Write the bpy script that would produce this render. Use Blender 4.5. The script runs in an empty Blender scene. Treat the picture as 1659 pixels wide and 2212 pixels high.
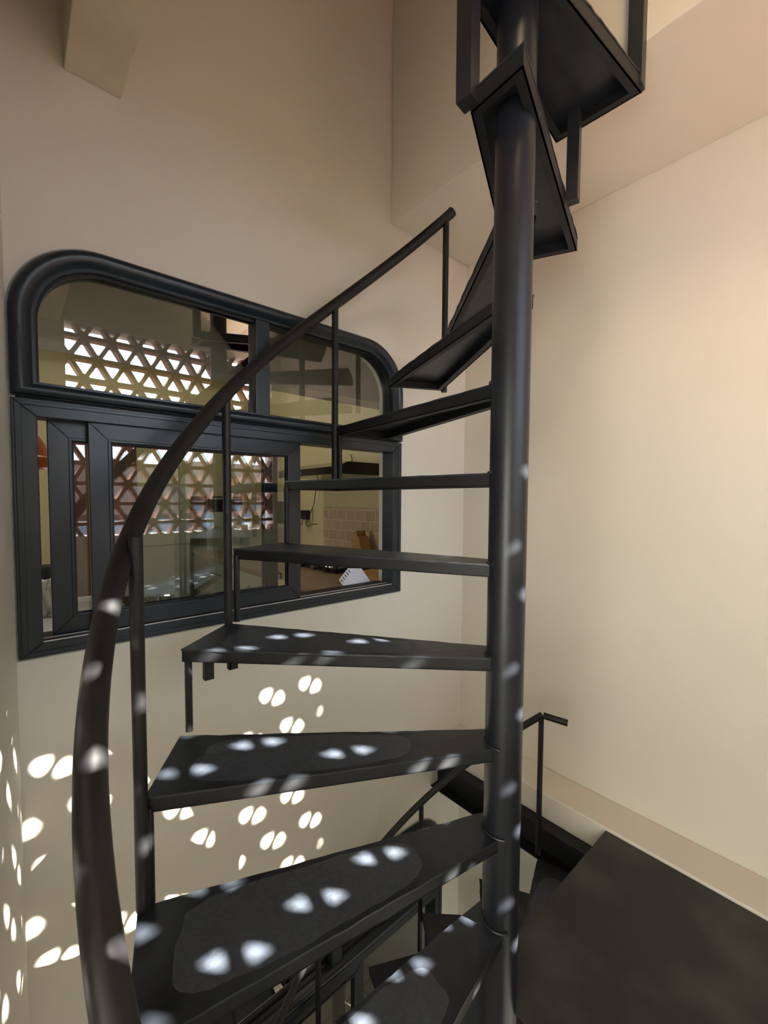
import bpy, bmesh, math, random
from mathutils import Vector, Matrix
random.seed(7)
scene = bpy.context.scene
COLL = scene.collection

# ------------------------------------------------------------------ camera
CAM = Vector((-1.76703, -1.36767, 0.0))
YAW, PITCH, ROLL, FPX = 0.6917, 0.0469, 0.0044, 926.386
PX, PY, IW, IH = 793.21, 1122.28, 1659, 2212
fx = Vector((math.cos(YAW), -math.sin(YAW), 0))           # camera right before roll, x along wall A
# world x = e, world y = b : camera-frame (X,Y) -> world (X e + Y b components)
ex = Vector((math.cos(YAW), -math.sin(YAW), 0)); ey = Vector((math.sin(YAW), math.cos(YAW), 0))
fwd = ey * math.cos(PITCH) - Vector((0, 0, math.sin(PITCH)))
down0 = -(ey * math.sin(PITCH) + Vector((0, 0, math.cos(PITCH))))
R_ = ex * math.cos(ROLL) - down0 * -0.0 - down0 * math.sin(ROLL) * 1.0
R_ = ex * math.cos(ROLL) - down0 * math.sin(ROLL)
D_ = ex * math.sin(ROLL) + down0 * math.cos(ROLL)
cam = bpy.data.cameras.new('camera'); camo = bpy.data.objects.new('camera', cam); COLL.objects.link(camo)
M = Matrix((R_, -D_, -fwd)).transposed().to_4x4(); M.translation = CAM
camo.matrix_world = M
cam.sensor_fit = 'AUTO'; cam.sensor_width = 36.0; cam.lens = FPX / IH * 36.0
cam.shift_x = (IW / 2 - PX) / IH; cam.shift_y = (PY - IH / 2) / IH
cam.clip_start = 0.01; cam.clip_end = 200
scene.camera = camo

# ------------------------------------------------------------------ light
scene.view_settings.view_transform = 'Standard'; scene.view_settings.look = 'None'
scene.view_settings.exposure = 0.0; scene.view_settings.gamma = 1.0
w = bpy.data.worlds.new('sky'); scene.world = w; w.use_nodes = True
wn = w.node_tree; bg = wn.nodes['Background']
bg.inputs[0].default_value = (0.72, 0.87, 1.0, 1); bg.inputs[1].default_value = 14.0
SUN_D = Vector((-0.387, 1.0, -0.8636))
sun = bpy.data.lights.new('sun', 'SUN'); sun.energy = 115; sun.angle = math.radians(0.65); sun.color = (1.0, 0.95, 0.86)
suno = bpy.data.objects.new('sun', sun); COLL.objects.link(suno)
suno.rotation_euler = (-SUN_D).to_track_quat('Z', 'Y').to_euler(); suno.location = (3, -10, 9)
def area(name, loc, target, sx, sy, power, color, portal=False):
    l = bpy.data.lights.new(name, 'AREA'); l.shape = 'RECTANGLE'; l.size = sx; l.size_y = sy
    l.energy = power; l.color = color
    o = bpy.data.objects.new(name, l); COLL.objects.link(o); o.location = loc
    o.rotation_euler = (Vector(loc) - Vector(target)).to_track_quat('Z', 'Y').to_euler()
    if portal: l.cycles.is_portal = True
    return o
area('lattice_portal', (-0.785, -2.02, 0.425), (-0.785, 0, 0.425), 1.4, 1.38, 1, (1, 1, 1), True)
uw = area('upper_warm_fill', (-1.6, -1.75, 2.1), (0.0, -1.1, 0.6), 0.5, 0.6, 4.5, (1.0, 0.74, 0.45)); uw.data.spread = math.radians(75)  # added warm fill aimed at the upper right wall; no opening here
area('side_room_window', (-3.15, -1.5, -0.25), (0, -1.2, -0.35), 1.5, 1.2, 50, (1.0, 0.985, 0.94))
area('lower_fill', (-0.7, -1.80, -2.5), (-0.7, 0, -2.5), 1.2, 1.0, 8, (1.0, 0.97, 0.88))  # added fill for the lower storey, in front of solid wall
area('kitchen_top_fill', (-1.1, 1.5, 1.55), (-0.6, 1.4, 0), 0.6, 0.6, 8, (1.0, 0.92, 0.76))  # bare light added under the ceiling to brighten the kitchen, no fixture
area('kitchen_side_fill', (-2.85, 1.3, 0.1), (0, 0.8, -0.2), 0.9, 0.9, 12, (1.0, 0.98, 0.92))  # added fill from the left to brighten the tiles; the wall is closed

# ------------------------------------------------------------------ materials
def mat(name, col, rough=0.5, metal=0.0, spec=0.5):
    m = bpy.data.materials.new(name); m.use_nodes = True
    b = m.node_tree.nodes['Principled BSDF']
    b.inputs['Base Color'].default_value = (*col, 1); b.inputs['Roughness'].default_value = rough
    b.inputs['Metallic'].default_value = metal; b.inputs['Specular IOR Level'].default_value = spec
    return m
def noise_mat(name, c1, c2, scale, rough=(0.4, 0.6), bump=0.1, bscale=None, detail=6, bdist=0.002, ramp=(0.35, 0.65), spec=0.5, stretch=None):
    m = mat(name, c1, rough[0], 0, spec); nt = m.node_tree; N = nt.nodes; L = nt.links
    b = N['Principled BSDF']; tc = N.new('ShaderNodeTexCoord')
    src = tc.outputs['Object']
    if stretch:
        mp = N.new('ShaderNodeMapping'); mp.inputs['Scale'].default_value = stretch
        L.new(src, mp.inputs[0]); src = mp.outputs[0]
    n = N.new('ShaderNodeTexNoise'); n.inputs['Scale'].default_value = scale; n.inputs['Detail'].default_value = detail
    L.new(src, n.inputs['Vector'])
    r = N.new('ShaderNodeValToRGB'); r.color_ramp.elements[0].position = ramp[0]; r.color_ramp.elements[1].position = ramp[1]
    r.color_ramp.elements[0].color = (*c1, 1); r.color_ramp.elements[1].color = (*c2, 1)
    L.new(n.outputs['Fac'], r.inputs[0]); L.new(r.outputs[0], b.inputs['Base Color'])
    mr = N.new('ShaderNodeMapRange'); mr.inputs[3].default_value = rough[0]; mr.inputs[4].default_value = rough[1]
    L.new(n.outputs['Fac'], mr.inputs[0]); L.new(mr.outputs[0], b.inputs['Roughness'])
    if bump:
        n2 = N.new('ShaderNodeTexNoise'); n2.inputs['Scale'].default_value = bscale or scale * 4; n2.inputs['Detail'].default_value = 4
        L.new(src, n2.inputs['Vector'])
        bp = N.new('ShaderNodeBump'); bp.inputs['Strength'].default_value = bump; bp.inputs['Distance'].default_value = bdist
        L.new(n2.outputs['Fac'], bp.inputs['Height']); L.new(bp.outputs[0], b.inputs['Normal'])
    return m
WALL = noise_mat('cream_paint', (0.70, 0.665, 0.575), (0.73, 0.695, 0.605), 1.6, (0.5, 0.6), 0.25, 30, bdist=0.0015)
WALLB = noise_mat('beam_plaster', (0.60, 0.53, 0.41), (0.70, 0.63, 0.50), 5, (0.6, 0.8), 0.5, 22, bdist=0.003)
STEEL = noise_mat('black_painted_steel', (0.008, 0.009, 0.011), (0.017, 0.019, 0.023), 7, (0.32, 0.5), 0.35, 45, bdist=0.0012)
COLM = noise_mat('black_column_paint', (0.008, 0.009, 0.012), (0.013, 0.015, 0.020), 5, (0.32, 0.42), 0.12, 30, bdist=0.001, spec=0.4)
RAILM = noise_mat('black_rail_paint', (0.007, 0.007, 0.008), (0.014, 0.014, 0.015), 9, (0.38, 0.52), 0.2, 40, bdist=0.001, spec=0.35)
DUST = noise_mat('dusty_black_paint', (0.008, 0.009, 0.010), (0.019, 0.020, 0.022), 5, (0.42, 0.62), 0.3, 60, bdist=0.001, ramp=(0.42, 0.72), spec=0.3)
def tread_mat():
    m = noise_mat('worn_skylit_tread', (0.010, 0.012, 0.016), (0.024, 0.029, 0.038), 9, (0.30, 0.50), 0.0)  # blue in the base tone stands in for skylight on the tops
    nt = m.node_tree; N = nt.nodes; L = nt.links; b = N['Principled BSDF']
    tc = N.new('ShaderNodeTexCoord')
    # gritty patch in the middle of every tread, tone lifted to imitate grazing sheen: UV map carries (radius, angle) over the plate
    uv = N.new('ShaderNodeUVMap'); sp = N.new('ShaderNodeSeparateXYZ'); L.new(uv.outputs[0], sp.inputs[0])
    def math_(op, a, v=None, c=None):
        k = N.new('ShaderNodeMath'); k.operation = op
        for i, s in enumerate((a, v, c)):
            if s is None: continue
            if isinstance(s, (int, float)): k.inputs[i].default_value = s
            else: L.new(s, k.inputs[i])
        return k.outputs[0]
    du = math_('MULTIPLY', math_('SUBTRACT', sp.outputs[0], 0.60), 3.2)
    dv = math_('MULTIPLY', math_('SUBTRACT', sp.outputs[1], 0.5), 2.3)
    d = math_('ADD', math_('POWER', math_('ABSOLUTE', du), 4), math_('POWER', math_('ABSOLUTE', dv), 4))
    nz = N.new('ShaderNodeTexNoise'); nz.inputs['Scale'].default_value = 14; L.new(tc.outputs['Object'], nz.inputs['Vector'])
    d2 = math_('ADD', d, math_('MULTIPLY', math_('SUBTRACT', nz.outputs['Fac'], 0.5), 0.9))
    mask = math_('LESS_THAN', d2, 1.0)
    vo = N.new('ShaderNodeTexNoise'); vo.inputs['Scale'].default_value = 95; vo.inputs['Detail'].default_value = 5; vo.inputs['Roughness'].default_value = 0.7
    L.new(tc.outputs['Object'], vo.inputs['Vector'])
    mx = N.new('ShaderNodeMix'); mx.data_type = 'RGBA'
    base = [l for l in nt.links if l.to_socket == b.inputs['Base Color']][0].from_socket
    L.new(math_('MULTIPLY', mask, math_('MULTIPLY', vo.outputs['Fac'], 0.9)), mx.inputs[0])
    L.new(base, mx.inputs[6]); mx.inputs[7].default_value = (0.085, 0.10, 0.128, 1)
    L.new(mx.outputs[2], b.inputs['Base Color'])
    bp = N.new('ShaderNodeBump'); bp.inputs['Distance'].default_value = 0.0022; bp.inputs['Strength'].default_value = 0.7
    h = math_('ADD', math_('MULTIPLY', mask, math_('MULTIPLY', vo.outputs['Fac'], 1.0)), math_('MULTIPLY', nz.outputs['Fac'], 0.25))
    L.new(h, bp.inputs['Height']); L.new(bp.outputs[0], b.inputs['Normal'])
    return m
TREAD = tread_mat()
FRAME = noise_mat('anthracite_aluminium', (0.008, 0.015, 0.022), (0.012, 0.020, 0.029), 3, (0.26, 0.36), 0.05, 120, stretch=(1, 1, 1), bdist=0.0005)
RUBBER = mat('black_gasket', (0.004, 0.004, 0.005), 0.6)
SILVER = mat('silver_track', (0.62, 0.60, 0.60), 0.35, 0.6)
SEAL = noise_mat('grey_sealant', (0.30, 0.30, 0.27), (0.42, 0.42, 0.38), 20, (0.5, 0.7), 0.3, 60)
def glass_mat():
    m = bpy.data.materials.new('window_glass'); m.use_nodes = True; nt = m.node_tree; N = nt.nodes; L = nt.links
    N.clear(); o = N.new('ShaderNodeOutputMaterial'); mx = N.new('ShaderNodeMixShader')
    t = N.new('ShaderNodeBsdfTransparent'); t.inputs[0].default_value = (0.80, 0.84, 0.80, 1)
    g = N.new('ShaderNodeBsdfGlossy'); g.inputs['Roughness'].default_value = 0.0
    f = N.new('ShaderNodeFresnel'); f.inputs[0].default_value = 2.1
    L.new(f.outputs[0], mx.inputs[0]); L.new(t.outputs[0], mx.inputs[1]); L.new(g.outputs[0], mx.inputs[2]); L.new(mx.outputs[0], o.inputs[0])
    return m
GLASS = glass_mat()
CLAY = noise_mat('terracotta_block', (0.24, 0.11, 0.07), (0.34, 0.17, 0.115), 12, (0.7, 0.85), 0.4, 50)
def tile_mat(name, ca, cb, mortar, scale, bw, rh, msize, offset=0.5, rough=0.6, axes='XZ', tcoord='Object'):
    m = mat(name, ca, rough); nt = m.node_tree; N = nt.nodes; L = nt.links; b = N['Principled BSDF']
    tc = N.new('ShaderNodeTexCoord'); sp = N.new('ShaderNodeSeparateXYZ'); cb_ = N.new('ShaderNodeCombineXYZ')
    L.new(tc.outputs[tcoord], sp.inputs[0]); L.new(sp.outputs['XYZ'.index(axes[0])], cb_.inputs[0]); L.new(sp.outputs['XYZ'.index(axes[1])], cb_.inputs[1])
    br = N.new('ShaderNodeTexBrick'); br.offset = offset
    br.inputs['Scale'].default_value = scale; br.inputs['Brick Width'].default_value = bw; br.inputs['Row Height'].default_value = rh
    br.inputs['Mortar Size'].default_value = msize; br.inputs['Mortar Smooth'].default_value = 0.1
    br.inputs['Color1'].default_value = (*ca, 1); br.inputs['Color2'].default_value = (*cb, 1); br.inputs['Mortar'].default_value = (*mortar, 1)
    L.new(cb_.outputs[0], br.inputs['Vector'])
    nz = N.new('ShaderNodeTexNoise'); nz.inputs['Scale'].default_value = 60; L.new(tc.outputs[tcoord], nz.inputs['Vector'])
    mx = N.new('ShaderNodeMix'); mx.data_type = 'RGBA'; mx.blend_type = 'MULTIPLY'; mx.inputs[0].default_value = 0.5
    L.new(br.outputs['Color'], mx.inputs[6]); L.new(nz.outputs['Color'], mx.inputs[7])
    nzr = N.new('ShaderNodeValToRGB'); nzr.color_ramp.elements[0].color = (0.5, 0.45, 0.4, 1); nzr.color_ramp.elements[1].color = (1.3, 1.3, 1.3, 1)
    L.new(nz.outputs['Fac'], nzr.inputs[0]); L.new(nzr.outputs[0], mx.inputs[7])
    L.new(mx.outputs[2], b.inputs['Base Color'])
    bp = N.new('ShaderNodeBump'); bp.inputs['Distance'].default_value = 0.003; bp.inputs['Strength'].default_value = 0.6; bp.invert = True
    L.new(br.outputs['Fac'], bp.inputs['Height']); L.new(bp.outputs[0], b.inputs['Normal'])
    return m
TRAV = tile_mat('travertine_tile', (0.50, 0.36, 0.23), (0.60, 0.46, 0.32), (0.72, 0.62, 0.46), 1, 0.103, 0.0715, 0.003, axes='YZ')
ROOF = tile_mat('clay_roof_tile', (0.030, 0.018, 0.017), (0.045, 0.026, 0.023), (0.03, 0.02, 0.02), 1, 0.3, 0.25, 0.02, axes='XY')
KWALL = noise_mat('kitchen_yellow_paint', (0.60, 0.52, 0.30), (0.64, 0.56, 0.33), 2, (0.5, 0.7), 0)
KCEIL = noise_mat('kitchen_grey_plaster', (0.36, 0.34, 0.31), (0.44, 0.42, 0.39), 4, (0.6, 0.8), 0.2)
KGREY = noise_mat('pale_grey_plaster', (0.58, 0.57, 0.53), (0.64, 0.63, 0.59), 4, (0.6, 0.8), 0)
ROOF.node_tree.nodes['Principled BSDF'].inputs['Specular IOR Level'].default_value = 0.05
ROOF.node_tree.nodes['Principled BSDF'].inputs['Roughness'].default_value = 0.95
FLOORM = tile_mat('floor_tile', (0.45, 0.40, 0.32), (0.50, 0.45, 0.36), (0.3, 0.27, 0.22), 1, 0.4, 0.4, 0.004, 0.0, 0.35, axes='XY')
COUNTER = noise_mat('brown_worktop', (0.23, 0.15, 0.09), (0.32, 0.22, 0.13), 2.2, (0.25, 0.4), 0.0, stretch=(6, 1, 1))
WOOD = noise_mat('brown_wood', (0.13, 0.055, 0.03), (0.22, 0.10, 0.055), 3, (0.4, 0.5), 0.1, stretch=(8, 8, 1))
KNIFEW = noise_mat('golden_wood', (0.42, 0.22, 0.07), (0.5, 0.28, 0.1), 4, (0.4, 0.5), 0, stretch=(6, 6, 1))
BLACKG = mat('black_gloss', (0.006, 0.006, 0.007), 0.15)
BLACKM = mat('black_matte', (0.012, 0.012, 0.012), 0.5)
HOODTOP = mat('hood_canopy_steel', (0.30, 0.29, 0.20), 0.22, 0.8)
PAPER = mat('white_paper', (0.86, 0.88, 0.93), 0.7)
ORANGE = mat('orange_enamel', (0.62, 0.12, 0.03), 0.35)
WHITE = mat('white_enamel', (0.75, 0.75, 0.72), 0.35)
PALE = noise_mat('pale_cabinet', (0.52, 0.52, 0.42), (0.56, 0.56, 0.45), 2, (0.3, 0.4), 0)
CHROME = mat('stainless_steel', (0.6, 0.6, 0.58), 0.12, 1.0)
MARBLE = noise_mat('pale_marble', (0.42, 0.43, 0.41), (0.7, 0.7, 0.67), 6, (0.2, 0.3), 0)
HOUSEW = noise_mat('blue_grey_render', (0.10, 0.11, 0.16), (0.13, 0.145, 0.20), 2, (0.7, 0.8), 0)
HWHITE = mat('white_render', (0.65, 0.63, 0.60), 0.8)
CLOTH = noise_mat('white_cloth', (0.68, 0.66, 0.62), (0.78, 0.76, 0.72), 8, (0.8, 0.9), 0.3)
SOAP = mat('amber_soap', (0.55, 0.38, 0.15), 0.3)

# ------------------------------------------------------------------ mesh helpers
class MB:
    def __init__(s): s.bm = bmesh.new()
    def box(s, a, b, bev=0.0, rot=None, piv=None):
        r = bmesh.ops.create_cube(s.bm, size=1); vs = r['verts']
        a, b = Vector(a), Vector(b); c = (a + b) / 2; d = b - a
        for v in vs: v.co = Vector((v.co.x * d.x, v.co.y * d.y, v.co.z * d.z)) + c
        if bev:
            es = list({e for v in vs for e in v.link_edges})
            o = bmesh.ops.bevel(s.bm, geom=es, offset=bev, segments=2, affect='EDGES', profile=0.7)
            vs = list({v for f in o['faces'] for v in f.verts} | {v for v in vs if v.is_valid})
        if rot is not None:
            p = Vector(piv) if piv is not None else c
            for v in vs: v.co = rot @ (v.co - p) + p
        return s
    def prism(s, pts, z0, z1, axis='Z'):
        """pts: 2-D outline (ccw), extruded from z0 to z1 along axis"""
        def P(p, h):
            return Vector((p[0], p[1], h)) if axis == 'Z' else (Vector((p[0], h, p[1])) if axis == 'Y' else Vector((h, p[0], p[1])))
        lo = [s.bm.verts.new(P(p, z0)) for p in pts]; hi = [s.bm.verts.new(P(p, z1)) for p in pts]
        n = len(pts); s.bm.faces.new(lo[::-1]); s.bm.faces.new(hi)
        for i in range(n): s.bm.faces.new((lo[i], lo[(i + 1) % n], hi[(i + 1) % n], hi[i]))
        return s
    def ring(s, outer, inner, y0, y1, axis='Y'):
        """closed profile ring between two outlines with equal point counts"""
        def P(p, h):
            return Vector((p[0], h, p[1])) if axis == 'Y' else (Vector((p[0], p[1], h)) if axis == 'Z' else Vector((h, p[0], p[1])))
        n = len(outer)
        A = [s.bm.verts.new(P(p, y0)) for p in outer]; B = [s.bm.verts.new(P(p, y0)) for p in inner]
        C = [s.bm.verts.new(P(p, y1)) for p in outer]; D = [s.bm.verts.new(P(p, y1)) for p in inner]
        for i in range(n):
            j = (i + 1) % n
            s.bm.faces.new((A[i], A[j], B[j], B[i])); s.bm.faces.new((C[i], D[i], D[j], C[j]))
            s.bm.faces.new((A[i], C[i], C[j], A[j])); s.bm.faces.new((B[i], B[j], D[j], D[i]))
        return s
    def tube(s, pts, r, n=16, cap=True, rr=None):
        pts = [Vector(p) for p in pts]; rings = []
        prev = None
        for i, p in enumerate(pts):
            t = (pts[min(i + 1, len(pts) - 1)] - pts[max(i - 1, 0)]).normalized()
            if prev is None:
                u = t.cross(Vector((0, 0, 1)));
                if u.length < 1e-3: u = t.cross(Vector((1, 0, 0)))
                u.normalize()
            else: u = (prev - t * prev.dot(t)).normalized()
            prev = u; v = t.cross(u); R = rr[i] if rr else r
            rings.append([s.bm.verts.new(p + (u * math.cos(2 * math.pi * k / n) + v * math.sin(2 * math.pi * k / n)) * R) for k in range(n)])
        for a, b in zip(rings, rings[1:]):
            for k in range(n): s.bm.faces.new((a[k], a[(k + 1) % n], b[(k + 1) % n], b[k]))
        if cap: s.bm.faces.new(rings[0][::-1]); s.bm.faces.new(rings[-1])
        return s
    def lathe(s, prof, c, n=32, axis='Z'):
        rings = []
        for (r, z) in prof:
            if r < 1e-5: rings.append([s.bm.verts.new((c[0], c[1], c[2] + z))] * n); continue
            rings.append([s.bm.verts.new((c[0] + r * math.cos(2 * math.pi * k / n), c[1] + r * math.sin(2 * math.pi * k / n), c[2] + z)) for k in range(n)])
        for a, b in zip(rings, rings[1:]):
            for k in range(n):
                vs = []
                for v in (a[k], a[(k + 1) % n], b[(k + 1) % n], b[k]):
                    if v not in vs: vs.append(v)
                if len(vs) > 2: s.bm.faces.new(vs)
        return s
    def build(s, name, m, parent=None, smooth=False, bevel=0.0, label=None):
        me = bpy.data.meshes.new(name)
        bmesh.ops.recalc_face_normals(s.bm, faces=s.bm.faces[:])
        org = ORG.get(parent.name, Vector((0, 0, 0))) if parent else Vector((0, 0, 0))
        for v in s.bm.verts: v.co -= org
        s.bm.to_mesh(me); s.bm.free(); me.materials.append(m)
        o = bpy.data.objects.new(name, me); COLL.objects.link(o)
        if parent: o.parent = parent; ORG[o.name] = org
        if smooth:
            for p in me.polygons: p.use_smooth = True
            md = o.modifiers.new('es', 'EDGE_SPLIT'); md.split_angle = math.radians(38)
        if bevel:
            md = o.modifiers.new('bv', 'BEVEL'); md.width = bevel; md.segments = 2; md.limit_method = 'ANGLE'; md.angle_limit = math.radians(40)
        if label: o['label'] = label
        return o
ORG = {}
def tag(o, label=None, cat=None, group=None, kind=None):
    if label: o['label'] = label
    if cat: o['category'] = cat
    if group: o['group'] = group
    if kind: o['kind'] = kind
    return o
def thing(name, loc, label=None, cat=None, group=None, kind=None):
    o = bpy.data.objects.new(name, None); COLL.objects.link(o); o.location = loc; o.empty_display_size = 0.05
    ORG[o.name] = Vector(loc)
    return tag(o, label, cat, group, kind)
def struct(name, mb, m, label, cat, **k): return tag(mb.build(name, m, **k), label, cat, None, 'structure')

# ------------------------------------------------------------------ shell
ZB, ZT = -3.45, 3.3
def window_outline(x0, x1, z0, z1, r, inset=0.0, n=14, cut=None):
    """outline ccw from bottom-left; round top corners"""
    a, b, c, d, rr = x0 + inset, x1 - inset, z0 + inset, z1 - inset, max(r - inset, 0.01)
    pts = [(a, c), (b, c)]
    for k in range(n + 1):
        t = math.pi / 2 * k / n; pts.append((b - rr + rr * math.cos(t), d - rr + rr * math.sin(t)))
    for k in range(n + 1):
        t = math.pi / 2 + math.pi / 2 * k / n; pts.append((a + rr + rr * math.cos(t), d - rr + rr * math.sin(t)))
    return pts
W1 = dict(x0=-1.764, x1=-0.450, z0=-0.405, z1=0.648, r=0.20)
W2 = dict(x0=-1.455, x1=-0.141, z0=-2.59, z1=-1.537, r=0.20)
def wall_with_holes(name, outer, holes, y0, y1, m, label):
    bm = bmesh.new()
    loops = []
    for pts in [outer] + holes:
        vs = [bm.verts.new((p[0], y0, p[1])) for p in pts]
        es = [bm.edges.new((vs[i], vs[(i + 1) % len(vs)])) for i in range(len(vs))]
        loops.append(es)
    bmesh.ops.triangle_fill(bm, use_beauty=True, edges=[e for l in loops for e in l])
    r = bmesh.ops.extrude_face_region(bm, geom=bm.faces[:])
    for v in r['geom']:
        if isinstance(v, bmesh.types.BMVert): v.co.y = y1
    mb = MB(); mb.bm.free(); mb.bm = bm
    return struct(name, mb, m, label, 'wall')
hole1 = window_outline(inset=0.015, **W1); hole2 = window_outline(inset=0.015, **W2)
wall_with_holes('wall_front', [(-1.95, ZB), (0.0, ZB), (0.0, ZT), (-1.95, ZT)], [hole1, hole2], 0.0, 0.12, WALL,
                'cream painted wall holding the black framed kitchen window')
struct('wall_right', MB().box((0, -2.1, ZB), (0.12, 0.12, ZT)), WALL, 'tall plain cream wall on the right behind the staircase', 'wall')
# left wall, splayed by three degrees
LS = 0.055
def lx(y): return -1.768 + LS * y
mb = MB().prism([(lx(0), 0.0), (lx(-1.0), -1.0), (lx(-1.0) - 0.14, -1.0), (-1.95, 0.0)], ZB, ZT)
mb.prism([(lx(-1.0), -1.0), (lx(-1.9), -1.9), (lx(-1.9) - 0.14, -1.9), (lx(-1.0) - 0.14, -1.0)], ZB, -1.175)
mb.prism([(lx(-1.0), -1.0), (lx(-1.9), -1.9), (lx(-1.9) - 0.14, -1.9), (lx(-1.0) - 0.14, -1.0)], 0.60, ZT)
struct('wall_left', mb, WALL, 'narrow sliver of cream wall at the left edge, speckled with sunlight', 'wall')
mb = MB().box((-3.3, -0.7, -1.2), (-1.96, -0.6, 1.3)).box((-3.3, -2.4, -1.2), (-1.9, -2.3, 1.3)).box((-3.3, -2.4, -1.2), (-3.2, -0.6, 1.3))
struct('wall_side_room', mb, WALL, 'cream walls of the room beyond the doorway beside the camera', 'wall')
struct('ceiling_side_room', MB().box((-3.3, -2.4, 1.3), (-1.97, -0.6, 1.4)), WALL, 'cream ceiling of the side room', 'ceiling')
struct('floor_side_room', MB().box((-3.3, -2.4, -1.3), (-1.97, -0.6, -1.2)), FLOORM, 'tiled floor of the side room', 'floor')
LX0, LX1, LZ0, LZ1, LY = -1.49, -0.085, -0.25, 1.10, -1.87
mb = MB()
mb.box((-2.05, LY - 0.15, ZB), (LX0, LY, ZT)); mb.box((LX1, LY - 0.15, ZB), (0.0, LY, ZT))
mb.box((LX0, LY - 0.15, ZB), (LX1, LY, LZ0)); mb.box((LX0, LY - 0.15, LZ1), (LX1, LY, ZT))
struct('wall_back', mb, WALL, 'cream wall with the breeze block opening, seen mirrored in the window', 'wall')
struct('ceiling', MB().box((-2.0, -2.05, ZT), (0.12, 0.12, ZT + 0.1)), WOOD, 'brown wooden ceiling out of view, chosen dark to absorb light', 'ceiling')  # unseen ceiling given dark wood so less light bounces onto the upper walls
struct('floor', MB().box((-2.0, -2.05, ZB - 0.1), (0.12, 0.12, ZB)), FLOORM, 'tiled floor at the foot of the stairwell', 'floor')
struct('trim_1', MB().box((-0.511, LY, 1.152), (-0.0005, -0.0005, ZT)), WALL, 'deep cream plaster beam running high along the right wall', 'beam', bevel=0.004)
struct('trim_2', MB().box((-0.166, LY, -1.43), (-0.0005, -0.0005, -1.166)), WALL, 'low cream ledge running along the right wall beside the landing', 'ledge', bevel=0.004)
struct('trim_3', MB().box((-1.637, LY, 1.082), (-1.509, -0.0005, 1.42)), WALLB, 'rough plastered beam overhead meeting the wall above the window', 'beam', bevel=0.003)

# ------------------------------------------------------------------ breeze block screen
P_, H_, T_, BW = 0.158, 0.133, 0.080, 0.023
def lattice():
    bm = bmesh.new(); yo, yi = LY - 0.10, LY - 0.10 + T_
    zt = 1.028; x_ref = -1.468   # apex line of a pointing-down cell in the row below zt
    def cell(c3):
        cx = sum(p[0] for p in c3) / 3; cz = sum(p[1] for p in c3) / 3
        inr = H_ / 3; k = (inr - BW / 2) / inr
        outer = []; inner = []
        q = [(cx + (p[0] - cx) * k, cz + (p[1] - cz) * k) for p in c3]
        # rounded inner corners, three points each; matching outer points
        for i in range(3):
            a, b, c = q[i - 1], q[i], q[(i + 1) % 3]; f = 0.11
            p1 = (b[0] + (a[0] - b[0]) * f, b[1] + (a[1] - b[1]) * f); p3 = (b[0] + (c[0] - b[0]) * f, b[1] + (c[1] - b[1]) * f)
            p2 = ((p1[0] + p3[0] + b[0]) / 3, (p1[1] + p3[1] + b[1]) / 3)
            A, B, C = c3[i - 1], c3[i], c3[(i + 1) % 3]
            o1 = (B[0] + (A[0] - B[0]) * .2, B[1] + (A[1] - B[1]) * .2); o3 = (B[0] + (C[0] - B[0]) * .2, B[1] + (C[1] - B[1]) * .2)
            inner += [p1, p2, p3]; outer += [o1, B, o3]
        n = 9
        vo = [bm.verts.new((p[0], yi, p[1])) for p in outer]; vi = [bm.verts.new((p[0], yi, p[1])) for p in inner]
        wo = [bm.verts.new((p[0], yo, p[1])) for p in outer]; wi = [bm.verts.new((p[0], yo, p[1])) for p in inner]
        for i in range(n):
            j = (i + 1) % n
            bm.faces.new((vo[i], vo[j], vi[j], vi[i])); bm.faces.new((wo[i], wi[i], wi[j], wo[j])); bm.faces.new((vi[i], vi[j], wi[j], wi[i]))
    for j in range(-2, 12):
        ztop = zt - H_ * j; zbot = ztop - H_; sh = (j % 2) * P_ / 2
        for i in range(-3, 13):
            x = x_ref + sh + i * P_
            cell([(x - P_ / 2, ztop), (x, zbot), (x + P_ / 2, ztop)])
            cell([(x, zbot), (x + P_, zbot), (x + P_ / 2, ztop)])
    for co, no in (((LX0, 0, 0), (-1, 0, 0)), ((LX1, 0, 0), (1, 0, 0)), ((0, 0, LZ0), (0, 0, -1)), ((0, 0, LZ1), (0, 0, 1))):
        g = bm.verts[:] + bm.edges[:] + bm.faces[:]
        bmesh.ops.bisect_plane(bm, geom=g, plane_co=co, plane_no=no, clear_outer=True)
    bmesh.ops.remove_doubles(bm, verts=bm.verts[:], dist=0.0002)
    mb = MB(); mb.bm.free(); mb.bm = bm
    return mb
tag(lattice().build('breeze_block_screen', CLAY), 'terracotta breeze block screen of small triangles, mirrored in the window glass', 'screen')

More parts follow.
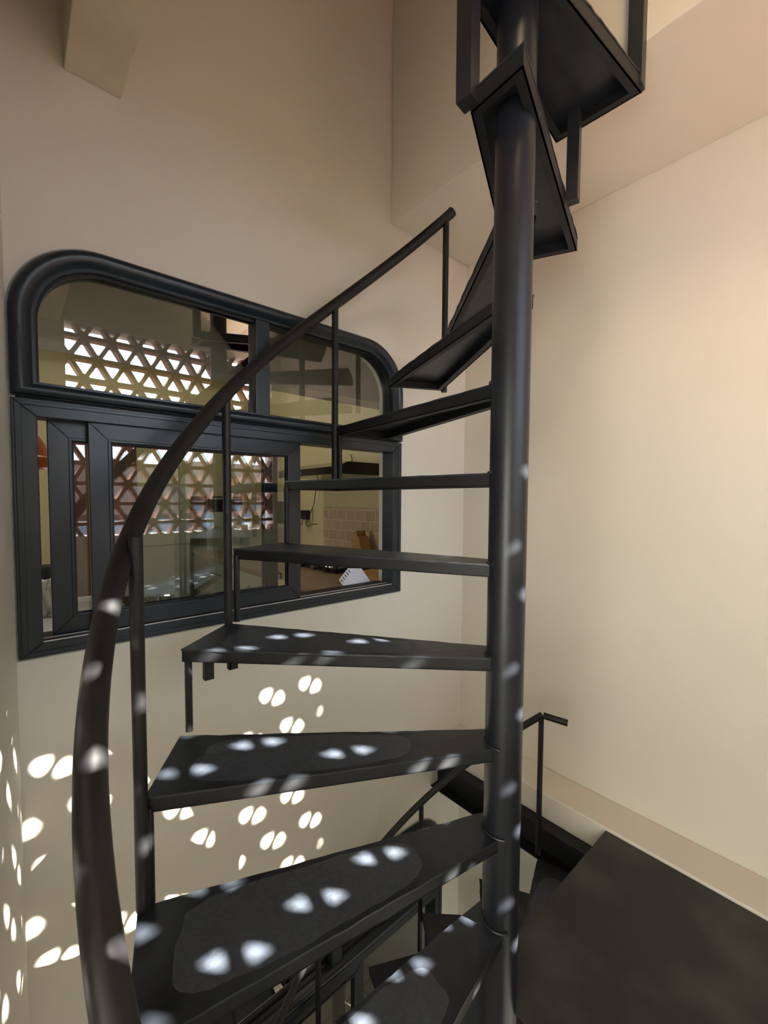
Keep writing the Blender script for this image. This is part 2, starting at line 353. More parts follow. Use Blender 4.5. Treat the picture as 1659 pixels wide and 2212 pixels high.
# ------------------------------------------------------------------ windows
def window(n, W, label, sashes=True):
    x0, x1, z0, z1, r = W['x0'], W['x1'], W['z0'], W['z1'], W['r']
    root = thing('window_%d' % n, (x0, 0, z0), label, 'window', None, 'structure')
    zt0, zt1 = z0 + 0.650, z0 + 0.697            # groove between lower box frame and upper light
    yf, yb = -0.012, 0.058
    # lower rectangular frame with mitred corners and stepped profile
    def rect(a, b, c, d): return [(a, c), (b, c), (b, d), (a, d)]
    fw = 0.050
    fr = MB().ring(rect(x0, x1, z0, zt0), rect(x0 + fw, x1 - fw, z0 + 0.036, zt0 - 0.042), yf, yb)
    fr.ring(rect(x0 + 0.006, x1 - 0.006, z0 + 0.006, zt0 - 0.006), rect(x0 + 0.02, x1 - 0.02, z0 + 0.016, zt0 - 0.016), yf - 0.003, yf + 0.002)
    fr.build('frame', FRAME, root, bevel=0.0015)
    g = MB().box((x0 + 0.01, 0.0, zt0), (x1 - 0.01, 0.05, zt0 + 0.007)); g.build('gasket', RUBBER, root)
    # upper arched frame
    zu = zt0 + 0.006
    up_o = window_outline(x0, x1, zu, z1, r); up_i = window_outline(x0 + 0.052, x1 - 0.052, zu + 0.036, z1 - 0.050, r - 0.045)
    def bulge(t):   # intermediate outline
        return [(a[0] * (1 - t) + b[0] * t, a[1] * (1 - t) + b[1] * t) for a, b in zip(up_o, up_i)]
    uf = MB().ring(up_o, up_i, yf, yb); uf.build('arched_frame', FRAME, root, smooth=True)
    prof = [(0.02, yf), (0.06, yf - 0.008), (0.18, yf - 0.015), (0.35, yf - 0.018), (0.55, yf - 0.015), (0.72, yf - 0.009), (0.80, yf - 0.002), (0.90, yf + 0.001)]
    uf = MB(); prev = None
    for t_, y_ in prof:
        cur = [uf.bm.verts.new((p[0], y_, p[1])) for p in bulge(t_)]
        if prev:
            for k in range(len(cur)): uf.bm.faces.new((prev[k], prev[(k + 1) % len(cur)], cur[(k + 1) % len(cur)], cur[k]))
        prev = cur
    uf.build('arched_moulding', FRAME, root, smooth=True)
    # mitre joints
    ml = MB()
    def line(xa, za, xb, zb_, y): ml.tube([(xa, y, za), (xb, y, zb_)], 0.0009, 4)
    line(x0 + .003, z0 + .003, x0 + fw, z0 + .036, yf - .0032); line(x1 - .003, z0 + .003, x1 - fw, z0 + .036, yf - .0032)
    line(x0 + .003, zt0 - .003, x0 + fw, zt0 - .042, yf - .0032); line(x1 - .003, zt0 - .003, x1 - fw, zt0 - .042, yf - .0032)
    ml.build('mitre_joint', RUBBER, root)
    g = MB().ring(bulge(0.97), bulge(1.12), 0.004, 0.012); g.build('gasket', RUBBER, root)
    xm0, xm1 = x0 + 0.637, x0 + 0.687
    MB().box((xm0, yf + 0.002, zu + 0.036), (xm1, yb, z1 - 0.050), 0.002).build('mullion', FRAME, root)
    # upper panes
    lp = [p for p in up_i if p[0] < xm0]; 
    def pane_half(left):
        a, b = (x0 + 0.047, xm0 + 0.003) if left else (xm1 - 0.003, x1 - 0.047)
        zl, zh, rr = zu + 0.03, z1 - 0.045, r - 0.042
        pts = [(a, zl), (b, zl)]
        if left:
            pts.append((b, zh))
            for k in range(13):
                t = math.pi / 2 + math.pi / 2 * k / 12; pts.append((a + rr + rr * math.cos(t), zh - rr + rr * math.sin(t)))
        else:
            for k in range(13):
                t = math.pi / 2 * k / 12; pts.append((b - rr + rr * math.cos(t), zh - rr + rr * math.sin(t)))
            pts.append((a, zh))
        mb = MB(); mb.bm.faces.new([mb.bm.verts.new((p[0], 0.020, p[1])) for p in pts])
        return mb
    pane_half(True).build('fixed_pane', GLASS, root); pane_half(False).build('fixed_pane', GLASS, root)
    # silver track
    tr = MB().box((x0 + fw, -0.008, z0 + 0.0362), (x1 - fw, -0.005, z0 + 0.0392)); tr.box((x0 + fw, 0.025, z0 + 0.0362), (x1 - fw, 0.0275, z0 + 0.0395))
    MB().box((x0 + fw, -0.0045, z0 + 0.0361), (x1 - fw, 0.0245, z0 + 0.0366)).box((x0 + fw, 0.028, z0 + 0.0361), (x1 - fw, 0.057, z0 + 0.0366)).build('track_channel', RUBBER, root)
    tr.build('sliding_track', SILVER, root)
    MB().box((x0 + 0.02, 0.0585, z0 + 0.0155), (x1 - 0.02, 0.121, z0 + 0.030)).build('sill', RUBBER, root)
    # sashes
    def sash(a, b, yf, name='sash'):
        zb, zt = z0 + 0.040, zt0 - 0.040
        w = 0.053
        s = MB().ring(rect(a, b, zb, zt), rect(a + w, b - w, zb + 0.050, zt - 0.052), yf, yf + 0.024)
        s.ring(rect(a + w - .008, b - w + .008, zb + 0.042, zt - 0.044), rect(a + w, b - w, zb + 0.050, zt - 0.052), yf - 0.003, yf + 0.004)
        so = s.build(name, FRAME, root, bevel=0.0015)
        gk = MB().ring(rect(a + w - .001, b - w + .001, zb + 0.049, zt - 0.051), rect(a + w + .004, b - w - .004, zb + 0.054, zt - 0.056), yf + 0.004, yf + 0.008)
        gk.build('gasket', RUBBER, so)
        mb = MB(); yy = yf + 0.010
        mb.bm.faces.new([mb.bm.verts.new(p) for p in ((a + w - .004, yy, zb + .046), (b - w + .004, yy, zb + .046), (b - w + .004, yy, zt - .048), (a + w - .004, yy, zt - .048))])
        mb.build('glass_pane', GLASS, so)
        mj = MB()
        for (xa, xb) in ((a, a + w), (b, b - w)):
            mj.tube([(xa, yf - .0005, zb), (xb, yf - .0005, zb + .05)], 0.0009, 4); mj.tube([(xa, yf - .0005, zt), (xb, yf - .0005, zt - .052)], 0.0009, 4)
        mj.build('mitre_joint', RUBBER, so)
        return so
    s1 = sash(x0 + 0.159, x0 + 0.812, 0.000); s2 = sash(x0 + 0.072, x0 + 0.735, 0.030)
    # sealant bead round the frame
    so = window_outline(inset=-0.006, **W); si = window_outline(inset=0.004, **W)
    MB().ring(so, si, -0.003, 0.001).build('sealant', SEAL, root, smooth=True)
    return root
window(1, W1, 'black framed sliding window with round top corners, upper floor')
window(2, W2, 'black framed window with round top corners, lower floor behind stairs')

# ------------------------------------------------------------------ spiral staircase
CX, CY = -0.9185, -0.8332
def pol(r, a, z): t = math.radians(a); return Vector((CX + r * math.cos(t), CY + r * math.sin(t), z))
stair = thing('spiral_staircase', (CX, CY, ZB), 'black steel spiral staircase around a thick round column', 'staircase')
MB().tube([(CX, CY, ZB), (CX, CY, 2.6)], 0.041, 40).build('column', COLM, stair, smooth=True)
TH = 0.030
def tread(corners, z, th=TH, name='tread', uvang=True):
    """corners ccw: inner-ccwside, inner-cwside, outer-cwside, outer-ccwside as 2-D points"""
    c = [Vector((p[0], p[1], 0)) for p in corners]
    ctr = sum(c, Vector()) / 4
    bm = bmesh.new(); uvl = bm.loops.layers.uv.new('UVMap')
    # wavy hand-cut top plate: subdivided edges with slight wobble
    nu, nv = 24, 6
    grid = []
    for i in range(nu + 1):
        row = []
        u = i / nu
        for j in range(nv + 1):
            v = j / nv
            a = c[1].lerp(c[2], u); b = c[0].lerp(c[3], u); p = a.lerp(b, v)
            wob = Vector((0, 0, 0))
            if j in (0, nv): wob = (b - a).normalized() * random.uniform(-0.0012, 0.0016) * (1 if j else -1)
            row.append((p + wob + Vector((0, 0, z + random.uniform(-.0003, .0003))), u, v))
        grid.append(row)
    top = [[bm.verts.new(p[0]) for p in row] for row in grid]
    bot = [[bm.verts.new(p[0] - Vector((0, 0, 0.004))) for p in row] for row in grid]
    for i in range(nu):
        for j in range(nv):
            f = bm.faces.new((top[i][j], top[i + 1][j], top[i + 1][j + 1], top[i][j + 1]))
            for l, (a, b) in zip(f.loops, ((i, j), (i + 1, j), (i + 1, j + 1), (i, j + 1))): l[uvl].uv = (a / nu, b / nv)
            bm.faces.new((bot[i][j], bot[i][j + 1], bot[i + 1][j + 1], bot[i + 1][j]))
    for i in range(nu):
        bm.faces.new((top[i][0], bot[i][0], bot[i + 1][0], top[i + 1][0])); bm.faces.new((top[i][nv], top[i + 1][nv], bot[i + 1][nv], bot[i][nv]))
    for j in range(nv):
        bm.faces.new((top[0][j], top[0][j + 1], bot[0][j + 1], bot[0][j])); bm.faces.new((top[nu][j], bot[nu][j], bot[nu][j + 1], top[nu][j + 1]))
    for f in bm.faces:
        if abs(f.normal.z) < 0.5 or True: pass
    mb = MB(); mb.bm.free(); mb.bm = bm
    t = mb.build(name, TREAD, stair)
    # flange frame below: flat bar round the rim with inner lip
    def inset(d): return [p + (ctr - p).normalized() * 0 for p in c] if d == 0 else off(c, d)
    def off(ps, d):
        out = []
        n = len(ps)
        for i in range(n):
            a, b, e = ps[i - 1], ps[i], ps[(i + 1) % n]
            d1 = (b - a).normalized(); d2 = (e - b).normalized()
            n1 = Vector((-d1.y, d1.x, 0)); n2 = Vector((-d2.y, d2.x, 0))
            if (ctr - b).dot(n1) < 0: n1 = -n1
            if (ctr - b).dot(n2) < 0: n2 = -n2
            k = (n1 + n2); k = k / max(k.length_squared, .3) * 2
            out.append(b + k * d)
        return out
    o1 = off(c, 0.0015); i1 = off(c, 0.0055); i2 = off(c, 0.022)
    P2 = lambda ps: [(p.x, p.y) for p in ps]
    fl = MB().ring(P2(o1), P2(i1), z - 0.004, z - th, axis='Z'); fl.ring(P2(o1), P2(i2), z - th, z - th + 0.003, axis='Z')
    fl.build('flange', DUST, t)
    return t
R = 0.745
def corners(a1, a2, R1=R, R2=None):
    """a1 = ccw side angle, a2 = cw side angle"""
    am = math.radians((a1 + a2) / 2); R2 = R2 or R1
    n = Vector((-math.sin(am), math.cos(am)))                 # ccw direction
    c0 = Vector((CX, CY))
    o1 = pol(R1, a1, 0); o2 = pol(R2, a2, 0)
    return [c0 + n * 0.022, c0 - n * 0.054, (o2.x, o2.y), (o1.x, o1.y)]
TR = {0: (191, 172.5, -0.968), 1: (173.2, 155.5, -0.752), 2: (155.2, 139.0, -0.550), 3: (138.2, 121.6, -0.350), 4: (119.4, 103.4, -0.142),
      5: (102, 85, 0.060), 6: (85.7, 68.4, 0.258)}
for k, (a1, a2, z) in TR.items(): tread(corners(a1, a2, 0.758 if k == 1 else R), z)
tread([(-0.934, -0.812), (-0.878, -0.862), (-0.480, -0.262), (-0.678, -0.170)], 0.448)                  # T7
tread([(-0.934, -0.818), (-0.884, -0.868), (-0.338, -0.440), (-0.485, -0.285)], 0.640)                  # T8
tread([(-1.024, -0.794), (-1.030, -0.918), (-0.360, -0.712), (-0.458, -0.520)], 0.832, 0.040)           # T9
tread([(-1.040, -0.782), (-1.040, -0.905), (-0.521, -0.940), (-0.537, -0.724)], 1.062, 0.040)           # T10
# short posts and struts
def post(a, b, r=0.011, name='baluster', n=14): return MB().tube([a, b], r, n).build(name, RAILM, stair, smooth=True)
def rail_z(a): return 1.095 - 0.0114 * (a - 50.4)
def rail_r(a):
    if a < 130: return 0.747
    return 0.747 + 0.042 * min(1.0, (a - 130) / 48) + 0.012 * max(0, (a - 178) / 15)
HR = 0.0185
for a, zb, rb in ((51.5, 0.42, 0.745), (85.8, 0.03, 0.742), (121.2, -0.352, 0.745), (155.9, -0.752, 0.748), (190.5, -1.17, 0.76)):
    p = pol(rb, a, zb); post(p, Vector((p.x, p.y, rail_z(a) + (0.040 if 150 < a < 160 else -0.008))), 0.0118)
def square_post(x, y, z0, z1, w, rot=0.0, name='post'):
    return MB().box((x - w / 2, y - w / 2, z0), (x + w / 2, y + w / 2, z1), 0.0015, Matrix.Rotation(rot, 3, 'Z')).build(name, STEEL, stair)
for a, zl, zh, rr in ((154.9, -0.755, -0.57, .738), (137.0, -0.552, -0.37, .735), (119.2, -0.352, -0.16, .735), (102.0, -0.142, 0.04, .738), (84.8, 0.060, 0.235, .728)):
    p = pol(rr, a, zl); post(p, Vector((p.x, p.y, zh)), 0.0085, 'strut', 10)
square_post(-0.585, -0.800, 0.800, 1.03, 0.030, 0.25, 'strut')
square_post(-1.040, -0.800, 0.795, 2.3, 0.034, 0.12)
square_post(-0.527, -0.925, 1.035, 1.35, 0.034, 0.1)
# handrail: hand-bent tube
pts = [pol(rail_r(a), a, rail_z(a)) for a in [50.4 + 2.0 * i for i in range(94)]]
e0 = pts[0]; d0 = (pts[0] - pts[1]).normalized()
MB().tube([e0 + d0 * 0.012 + Vector((0, 0, 0.002))] + pts, HR, 18).build('handrail', RAILM, stair, smooth=True)
# bracket lugs left under a tread
p = pol(0.70, 135.5, -0.380)
for (a, rr, h) in ((136.0, 0.690, 0.050), (133.0, 0.645, 0.036)):
    q = pol(rr, a, -0.382)
    MB().box((q.x - 0.011, q.y - 0.002, q.z - h), (q.x + 0.011, q.y + 0.002, q.z)).box((q.x - 0.011, q.y - 0.002, q.z - h), (q.x - 0.007, q.y + 0.014, q.z)).build('bracket_lug', DUST, stair)
# landing plate
lx1, ly1, lz = -0.1685, -0.777, -1.175
mb = MB().prism([(-0.93, LY + 0.002), (lx1, LY + 0.002), (lx1, ly1), (-0.905, ly1)], lz - 0.005, lz)
mb.box((-0.90, ly1 - 0.004, lz - 0.06), (lx1, ly1, lz - 0.005)); mb.box((lx1 - 0.004, LY + 0.01, lz - 0.06), (lx1, ly1 - 0.004, lz - 0.005))
mb.build('landing_plate', noise_mat('scuffed_landing_paint', (0.008, 0.008, 0.008), (0.075, 0.073, 0.067), 3.6, (0.36, 0.62), 0.5, 40, bdist=0.0015, ramp=(0.46, 0.82)), stair)
# lower flight
LT = [(21.5, 4.0, -1.37), (38.5, 20.5, -1.545), (56.5, 38.5, -1.705), (74, 56, -1.875), (91, 73.5, -2.05), (108, 90.5, -2.22), (125, 107.5, -2.40), (142, 124.5, -2.58), (159, 141.5, -2.76), (176, 158.5, -2.95)]
for i, (a1, a2, z) in enumerate(LT): tread(corners(a1, a2, 0.745 if i else 0.72, 0.745 if i else 0.72), z)
def lrz(a): return -0.820 - 0.01148 * (a - 21.5)
pts = [pol(0.74, a, lrz(a)) for a in [21.5 + 2.2 * i for i in range(60)]]
MB().tube(pts, 0.0125, 14).build('handrail', RAILM, stair, smooth=True)
MB().tube([pol(0.74, 21.0, -0.82), pol(0.74, 21.5, -0.82) + Vector((0.03, -0.085, -0.006))], 0.0125, 14).build('handrail', RAILM, stair, smooth=True)
for a, zb in ((21.6, -1.37), (57.2, -1.86), (91.6, -2.22), (126, -2.58)):
    p = pol(0.738, a, zb); post(p, Vector((p.x, p.y, lrz(a))), 0.0098)
# weld beads where treads meet the column
for k, (a1, a2, z) in TR.items():
    am = (a1 + a2) / 2
    pts = [Vector((CX + 0.0425 * math.cos(math.radians(t)), CY + 0.0425 * math.sin(math.radians(t)), z + 0.001)) for t in range(int(am - 95), int(am + 60), 8)]
    MB().tube(pts, 0.0035, 8).build('weld_bead', STEEL, stair, smooth=True)
# support channel bolted to the ledge
mb = MB().box((-0.174, -1.86, -1.40), (-0.168, -0.002, -1.262)).box((-0.225, -1.86, -1.40), (-0.174, -0.002, -1.394)).box((-0.225, -1.86, -1.268), (-0.174, -0.002, -1.262))
tag(mb.build('steel_channel', DUST), 'black steel channel beam fixed below the ledge behind the column', 'beam')

# ------------------------------------------------------------------ kitchen beyond the window
KY1 = 2.6; KX0 = -2.9; KZ0, KZ1 = -1.25, 1.75
struct('wall_kitchen_far', MB().box((KX0, KY1, KZ0), (0.0, KY1 + 0.1, KZ1)), KWALL, 'yellow kitchen wall seen deep through the window', 'wall')
struct('wall_kitchen_right', MB().box((0.0, 0.121, KZ0), (0.12, KY1 + 0.1, KZ1)), KWALL, 'yellow kitchen wall behind the cooker hood', 'wall')
struct('wall_kitchen_left', MB().box((KX0 - 0.1, 0.0, KZ0), (KX0, KY1 + 0.1, KZ1)), KWALL, 'yellow kitchen wall on the left', 'wall')
struct('wall_kitchen_near', MB().box((KX0, 0.0, KZ0), (-1.951, 0.12, KZ1)), KWALL, 'kitchen wall beside the stairwell', 'wall')
struct('ceiling_kitchen', MB().box((KX0, 0.121, KZ1), (0.0, KY1, KZ1 + 0.1)), KCEIL, 'grey kitchen ceiling', 'ceiling')
struct('floor_kitchen', MB().box((KX0, 0.121, KZ0 - 0.1), (0.0, KY1, KZ0)), FLOORM, 'tiled kitchen floor', 'floor')
struct('trim_7', MB().box((KX0, KY1 - 0.06, 1.175), (-0.001, KY1 - 0.001, 1.749)), KGREY, 'pale grey upper part of the far kitchen wall', 'wall')
struct('trim_4', MB().box((KX0, KY1 - 0.16, 1.085), (-0.001, KY1 - 0.001, 1.174)), KCEIL, 'grey lintel beam across the far kitchen wall', 'beam')
struct('trim_8', MB().box((KX0, 0.50, 0.549), (-0.001, 0.64, KZ1 - 0.001)), KGREY, 'pale grey beam inside the kitchen behind the arched window panes', 'beam', bevel=0.003)
struct('trim_5', MB().box((-0.012, 0.60, -0.34), (-0.0005, 1.253, -0.055)), TRAV, 'travertine tile splashback on the kitchen wall', 'splashback')
# worktop
tag(MB().box((-0.72, 0.125, -0.435), (-0.013, 2.0, -0.405), 0.004).build('worktop', COUNTER), 'brown kitchen worktop seen through the open window', 'worktop')
t = thing('base_cabinet', (-0.36, 1.0, KZ0), 'pale base cabinet under the brown worktop', 'cabinet')
MB().box((-0.66, 0.14, KZ0), (-0.013, 1.98, -0.436)).build('body', PALE, t)
for i in range(3):
    d = MB().box((-0.678, 0.15 + 0.61 * i, KZ0 + 0.1), (-0.661, 0.74 + 0.61 * i, -0.45), 0.003).build('door', PALE, t)
    MB().tube([(-0.70, 0.22 + 0.61 * i, -0.52), (-0.70, 0.42 + 0.61 * i, -0.52)], 0.005, 8).build('handle', CHROME, d)
# cooktop
t = thing('gas_cooktop', (-0.22, 0.8, -0.405), 'black gas cooktop on the brown worktop', 'cooktop')
MB().box((-0.43, 0.52, -0.404), (-0.17, 1.12, -0.378), 0.004).build('body', BLACKG, t)
for (x, y) in ((-0.36, .66), (-0.36, .97), (-0.24, .66), (-0.24, .97)):
    MB().lathe([(0, 0), (0.045, 0), (0.045, 0.012), (0.03, 0.018), (0, 0.018)], (x, y, -0.377), 20).build('burner', CHROME, t, smooth=True)
for y in (0.65, 0.95):
    g = MB()
    for x in (-0.41, -0.30, -0.19): g.tube([(x, y - 0.12, -0.35), (x, y + 0.12, -0.35)], 0.005, 6)
    for yy in (-0.12, 0, 0.12): g.tube([(-0.41, y + yy, -0.35), (-0.19, y + yy, -0.35)], 0.005, 6)
    for x in (-0.41, -0.19):
        for yy in (-0.12, 0.12): g.tube([(x, y + yy, -0.35), (x, y + yy, -0.378)], 0.005, 6)
    g.build('pan_support', BLACKM, t)
for i in range(4): MB().tube([(-0.431, 0.60 + 0.13 * i, -0.392), (-0.447, 0.60 + 0.13 * i, -0.392)], 0.012, 14).build('knob', CHROME if i % 2 else BLACKM, t)
# cooker hood: shallow box with sloped canopy
t = thing('cooker_hood', (-0.16, 0.95, 0.145), 'black slim cooker hood on the yellow kitchen wall', 'hood')
MB().prism([(-0.35, 0.145), (-0.001, 0.145), (-0.001, 0.218), (-0.275, 0.218), (-0.35, 0.187)], 0.60, 1.30, axis='Y').build('body', BLACKG, t, bevel=0.002)
MB().box((-0.20, 0.78, 0.218), (-0.06, 1.08, 0.226)).build('filter_box', BLACKM, t)
mb = MB(); mb.bm.faces.new([mb.bm.verts.new(p) for p in ((-0.351, 0.605, 0.188), (-0.276, 0.605, 0.2195), (-0.276, 1.295, 0.2195), (-0.351, 1.295, 0.188))]); mb.build('canopy', HOODTOP, t)
lg = MB()
for i in range(7):
    y = 1.055 - 0.008 * i
    lg.box((-0.3515, y - 0.0025, 0.159), (-0.3500, y + 0.0025, 0.159 + (0.008 if i in (0, 3, 6) else 0.006)))
lg.build('badge', SILVER, t)
tag(MB().tube([(-0.12, 0.80, 0.228), (-0.05, 0.86, 0.255), (-0.012, 0.93, 0.30)], 0.003, 8).build('hood_cable', BLACKM), 'thin black cable rising behind the cooker hood', 'cable')
# socket, plug and hanging cable
t = thing('wall_socket', (-0.01, 1.475, -0.124), 'black plug adaptor in the wall left of the tiles', 'socket')
MB().box((-0.012, 1.41, -0.17), (-0.0005, 1.54, -0.07), 0.003).build('plate', KWALL, t); MB().box((-0.05, 1.435, -0.155), (-0.012, 1.515, -0.085), 0.004).build('adaptor', BLACKM, t)
cp = [(-0.03, 1.30, 0.145), (-0.03, 1.33, 0.06), (-0.03, 1.35, -0.03), (-0.03, 1.42, -0.13), (-0.03, 1.47, -0.19), (-0.03, 1.44, -0.205), (-0.03, 1.36, -0.185), (-0.03, 1.31, -0.185)]
tag(MB().tube(cp, 0.003, 8).build('power_cable', BLACKM), 'thin black cable dangling from the hood to the socket', 'cable')
cp = [(-0.05, 1.475, -0.15), (-0.05, 1.50, -0.20), (-0.05, 1.54, -0.17), (-0.05, 1.57, -0.20), (-0.05, 1.60, -0.14)]
tag(MB().tube(cp, 0.003, 8).build('plug_cable', BLACKM), 'black looped cable beside the plug adaptor', 'cable')
t = thing('microwave_oven', (-0.3, 1.72, -0.405), 'dark box oven at the far end of the worktop', 'oven')
MB().box((-0.55, 1.62, -0.404), (-0.06, 1.98, -0.205), 0.004).build('body', PALE, t); MB().box((-0.5, 1.61, -0.38), (-0.12, 1.62, -0.23)).build('door', KCEIL, t)
tag(MB().box((-0.08, 1.60, -0.20), (-0.05, 1.85, -0.02), 0.003).build('flat_screen', BLACKM), 'thin black panel standing behind the plug adaptor', 'screen')
# knife block
t = thing('knife_block', (-0.10, 0.70, -0.405), 'golden wooden knife block in front of the tiles', 'knife block')
rt = Matrix.Rotation(math.radians(-18), 3, 'X')
MB().box((-0.13, 0.64, -0.40), (-0.05, 0.73, -0.235), 0.004, rt, (-0.1, 0.69, -0.404)).build('block', KNIFEW, t)
for i in range(4):
    x = -0.12 + 0.02 * i
    MB().box((x - 0.006, 0.655, -0.245), (x + 0.006, 0.68, -0.195), 0.003, rt, (-0.1, 0.69, -0.404)).build('knife_handle', KNIFEW, t)
tag(MB().box((-0.40, 0.16, -0.4045), (-0.06, 0.44, -0.385), 0.004).build('cutting_board', KNIFEW), 'golden wooden board on the worktop right of the notebook', 'cutting board')
# spiral notebook leaning on the sill
t = thing('spiral_notebook', (-0.60, 0.12, -0.37), 'white spiral notebook page standing at the window sill', 'notebook')
rot = Matrix.Rotation(math.radians(-36), 3, 'Y')
# sheet lies in a slightly leaning plane; outline in (x, z), hinge at the sill
def lean(x, z): return (x, 0.150 + (z + 0.40) * 0.25, z)
out = [(-0.629, -0.403), (-0.660, -0.357), (-0.601, -0.312), (-0.526, -0.320), (-0.472, -0.402)]
mb = MB()
lo = [mb.bm.verts.new(Vector(lean(*p))) for p in out]; hi = [mb.bm.verts.new(Vector(lean(*p)) + Vector((0, 0.004, 0))) for p in out]
mb.bm.faces.new(lo[::-1]); mb.bm.faces.new(hi)
for i in range(5): mb.bm.faces.new((lo[i], lo[(i + 1) % 5], hi[(i + 1) % 5], hi[i]))
mb.build('page', PAPER, t)
sp = MB()
for i in range(5):
    f = 0.10 + 0.2 * i
    x = -0.660 + 0.059 * f; z = -0.357 + 0.045 * f
    a = Vector(lean(x + 0.003, z - 0.002)) - Vector((0, 0.0018, 0)); b = Vector(lean(x + 0.011, z - 0.015)) - Vector((0, 0.0018, 0))
    sp.tube([a, b], 0.0019, 6)
sp.build('spiral_hole', BLACKM, t)
# soap dispenser
t = thing('soap_dispenser', (-0.76, 0.50, -0.435), 'small amber soap dispenser with dark pump behind the sash', 'dispenser')
MB().box((-0.95, 0.125, -0.47), (-0.73, 0.62, -0.437), 0.004).build('stand', PALE, t)
MB().lathe([(0, 0), (0.022, 0), (0.022, 0.04), (0.008, 0.05), (0, 0.05)], (-0.775, 0.48, -0.436), 20).build('bottle', SOAP, t, smooth=True)
MB().tube([(-0.775, 0.48, -0.388), (-0.775, 0.48, -0.36), (-0.795, 0.48, -0.355)], 0.006, 10).build('pump', BLACKM, t)
# inner shelf with pots
t = thing('wall_shelf', (-1.25, 0.26, -0.40), 'narrow pale shelf under the sliding sash inside the kitchen', 'shelf')
MB().box((-1.55, 0.123, -0.415), (-1.0, 0.42, -0.395), 0.003).build('board', PALE, t)
for x in (-1.5, -1.05): MB().box((x - .01, 0.123, -0.52), (x + .01, 0.38, -0.416)).build('bracket', CHROME, t)
def pot(x, y, r, h, label):
    t = thing('steel_pot', (x, y, -0.395), label, 'pot')
    MB().lathe([(0, 0), (r, 0), (r, h), (r + .003, h + .002), (r - .002, h), (r - .004, 0.004), (0, 0.004)], (x, y, -0.394), 28).build('body', CHROME, t, smooth=True)
    MB().lathe([(r + .002, h + .001), (r * .8, h + .006), (0.01, h + .009), (0.0, h + .009)], (x, y, -0.394), 28).build('lid', CHROME, t, smooth=True)
pot(-1.335, 0.30, 0.036, 0.042, 'shiny steel pot on the shelf behind the handrail')
pot(-1.425, 0.30, 0.030, 0.035, 'smaller steel pot left of the shiny pot on the shelf')
# pendant lamp
t = thing('pendant_lamp', (-1.775, 0.62, 0.11), 'orange pendant lamp shade seen through the left gap of the window', 'lamp')
MB().lathe([(0.118, 0.0), (0.118, 0.035), (0.108, 0.042), (0.098, 0.085), (0.075, 0.125), (0.035, 0.150), (0.02, 0.17), (0.02, 0.19), (0.017, 0.19), (0.017, 0.17), (0.032, 0.147), (0.072, 0.122), (0.104, 0.04), (0.114, 0.0), (0.118, 0.0)], (-1.765, 0.60, 0.108), 36).build('lamp_shade', ORANGE, t, smooth=True)
MB().tube([(-1.765, 0.60, 0.29), (-1.765, 0.60, 0.549)], 0.003, 8).build('cord', BLACKM, t)
struct('trim_6', MB().box((-1.83, 1.55, KZ0), (-1.650, 1.75, 0.54)), WOOD, 'dark brown wooden post behind the pendant lamp', 'post')
t = thing('wardrobe', (-1.35, 1.78, KZ0), 'tall dark brown wardrobe put in for a dark doorway, seen through the left part of the sliding glass', 'wardrobe')  # dark body stands in for a dark doorway behind the mirrored screen
MB().box((-1.55, 1.62, KZ0), (-1.16, 1.98, 0.40), 0.004).build('body', WOOD, t)
for a_, b_ in ((-1.545, -1.358), (-1.352, -1.165)):
    d_ = MB().box((a_, 1.60, KZ0 + .06), (b_, 1.619, 0.38), 0.003).build('door', WOOD, t)
    MB().tube([(-1.355 + (.02 if a_ > -1.4 else -.02), 1.585, -0.45), (-1.355 + (.02 if a_ > -1.4 else -.02), 1.585, -0.25)], 0.005, 8).build('handle', CHROME, d_)
# marble table with cloth
t = thing('dining_table', (-1.75, 0.95, KZ0), 'dining table with pale marble top seen through the left gap', 'table')
MB().box((-2.2, 0.60, -0.56), (-1.35, 1.35, -0.525), 0.004).build('tabletop', MARBLE, t)
MB().box((-2.15, 0.64, -0.66), (-1.40, 1.31, -0.561)).build('apron', WOOD, t)
for x in (-2.13, -1.42):
    for y in (0.66, 1.29): MB().box((x - .03, y - .03, KZ0), (x + .03, y + .03, -0.661)).build('leg', WOOD, t)
mb = MB(); g = []
for i in range(9):
    g.append([mb.bm.verts.new((-1.74 + 0.014 * i + 0.006 * math.sin(j), 0.98 + 0.02 * math.sin(i * 1.3 + j * .5), -0.522 + 0.024 * j + 0.004 * math.sin(i))) for j in range(8)])
for i in range(8):
    for j in range(7): mb.bm.faces.new((g[i][j], g[i + 1][j], g[i + 1][j + 1], g[i][j + 1]))
o = mb.build('white_cloth', CLOTH, None, smooth=True); o.modifiers.new('s', 'SOLIDIFY').thickness = 0.004
tag(o, 'white cloth on the marble table below the orange lamp', 'cloth')
tag(MB().box((-1.80, 1.10, -0.524), (-1.55, 1.22, -0.32), 0.01).build('black_bag', BLACKM), 'black bag behind the white cloth on the table', 'bag')
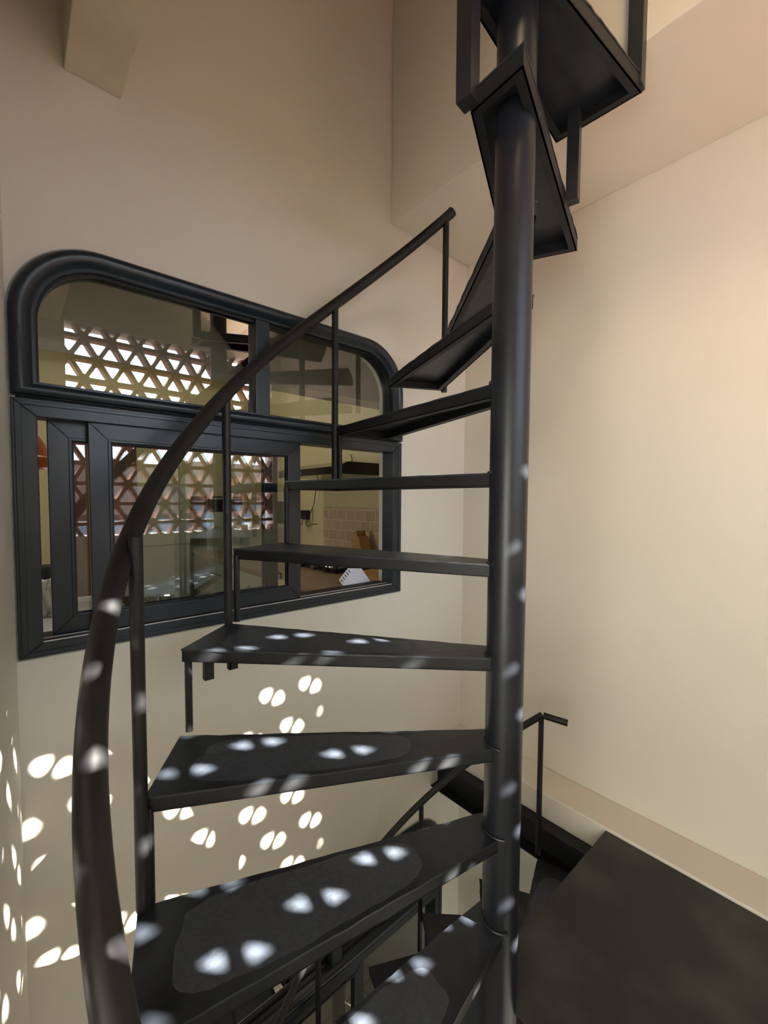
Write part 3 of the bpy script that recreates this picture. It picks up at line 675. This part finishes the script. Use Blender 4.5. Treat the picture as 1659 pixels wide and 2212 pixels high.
# tall cabinet and oven in the middle of the kitchen
t = thing('fridge', (-0.85, 2.2, KZ0), 'pale tall fridge seen through the sliding glass', 'fridge')
MB().box((-1.12, 2.02, KZ0), (-0.72, 2.43, 0.10), 0.01).build('body', PALE, t)
MB().box((-1.11, 2.0, KZ0 + .05), (-0.73, 2.019, -0.35), 0.005).build('door', PALE, t); MB().box((-1.11, 2.0, -0.34), (-0.73, 2.019, 0.09), 0.005).build('door', PALE, t)
t = thing('toaster_oven', (-0.55, 1.5, -0.1), 'dark oven seen through the glass left of the middle baluster', 'oven')
MB().box((-0.60, 2.02, -0.10), (-0.30, 2.40, 0.02), 0.008).build('body', BLACKG, t)
MB().tube([(-0.57, 2.0, 0.0), (-0.33, 2.0, 0.0)], 0.006, 8).build('handle', CHROME, t)
tag(MB().box((-0.60, 2.01, KZ0), (-0.30, 2.43, -0.105), 0.004).build('oven_cabinet', PALE), 'pale cabinet carrying the dark oven', 'cabinet')

# lower room behind the lower window
struct('wall_lower_far', MB().box((-1.95, 1.3, ZB), (0.12, 1.4, -1.40)), WALL, 'cream wall seen through the lower window', 'wall')
struct('ceiling_lower', MB().box((-1.95, 0.121, -1.40), (0.12, 1.4, -1.36)), WALL, 'cream ceiling beyond the lower window', 'ceiling')
struct('floor_lower', MB().box((-1.95, 0.121, ZB), (0.12, 1.3, ZB + 0.1)), FLOORM, 'tiled floor beyond the lower window', 'floor')
struct('wall_lower_side', MB().box((-2.0, 0.121, ZB), (-1.95, 1.3, -1.4)).box((0.12, 0.121, ZB), (0.17, 1.3, -1.4)), WALL, 'side walls of the lower room', 'wall')
area('lower_room_lamp', (-0.8, 0.7, -1.45), (-0.8, 0.7, -3), 0.5, 0.5, 1.6, (0.9, 1.0, 0.95))

# ------------------------------------------------------------------ outside the screen
def house(x0, x1, y0, y1, ze, zr, wm, label, group=None):
    t = thing('neighbour_house', ((x0 + x1) / 2, (y0 + y1) / 2, -6), label, 'house', group)
    MB().box((x0, y0, -6), (x1, y1, ze)).build('wall', wm, t)
    ym = (y0 + y1) / 2
    MB().prism([(y0 - .3, ze - 0.05), (y0 - .3, ze + .05), (ym, zr), (y1 + .3, ze + .05), (y1 + .3, ze - .05), (ym, zr - .12)], x0 - .3, x1 + .3, axis='X').build('roof', ROOF, t)
    n = int((x1 - x0) / 1.8)
    for i in range(n):
        x = x0 + (i + .5) * (x1 - x0) / n
        w_ = MB().ring([(x - .4, ze - 1.7), (x + .4, ze - 1.7), (x + .4, ze - .6), (x - .4, ze - .6)], [(x - .34, ze - 1.64), (x + .34, ze - 1.64), (x + .34, ze - .66), (x - .34, ze - .66)], y1 - .02, y1 + .05).build('window_frame', HWHITE, t)
        MB().box((x - .34, y1 + .0, ze - 1.64), (x + .34, y1 + .015, ze - .66)).build('pane', BLACKG, w_)
    return t
house(-7, 0.9, -11, -8, -0.35, 0.80, HOUSEW, 'blue grey house with brown tiled roof beyond the breeze blocks')
house(1.5, 9.6, -12, -9, 0.0, 1.0, HOUSEW, 'second blue grey house, right of the first, beyond the breeze blocks')
tag(MB().box((-30, -40, -6.2), (30, -2.1, -6.0)).build('street_ground', noise_mat('street', (0.2, 0.19, 0.18), (0.3, 0.28, 0.26), 1, (0.8, 0.9), 0)), None, None, None, 'structure')
bpy.data.objects['street_ground']['label'] = 'grey street ground far below outside'
bpy.data.objects['street_ground']['category'] = 'ground'
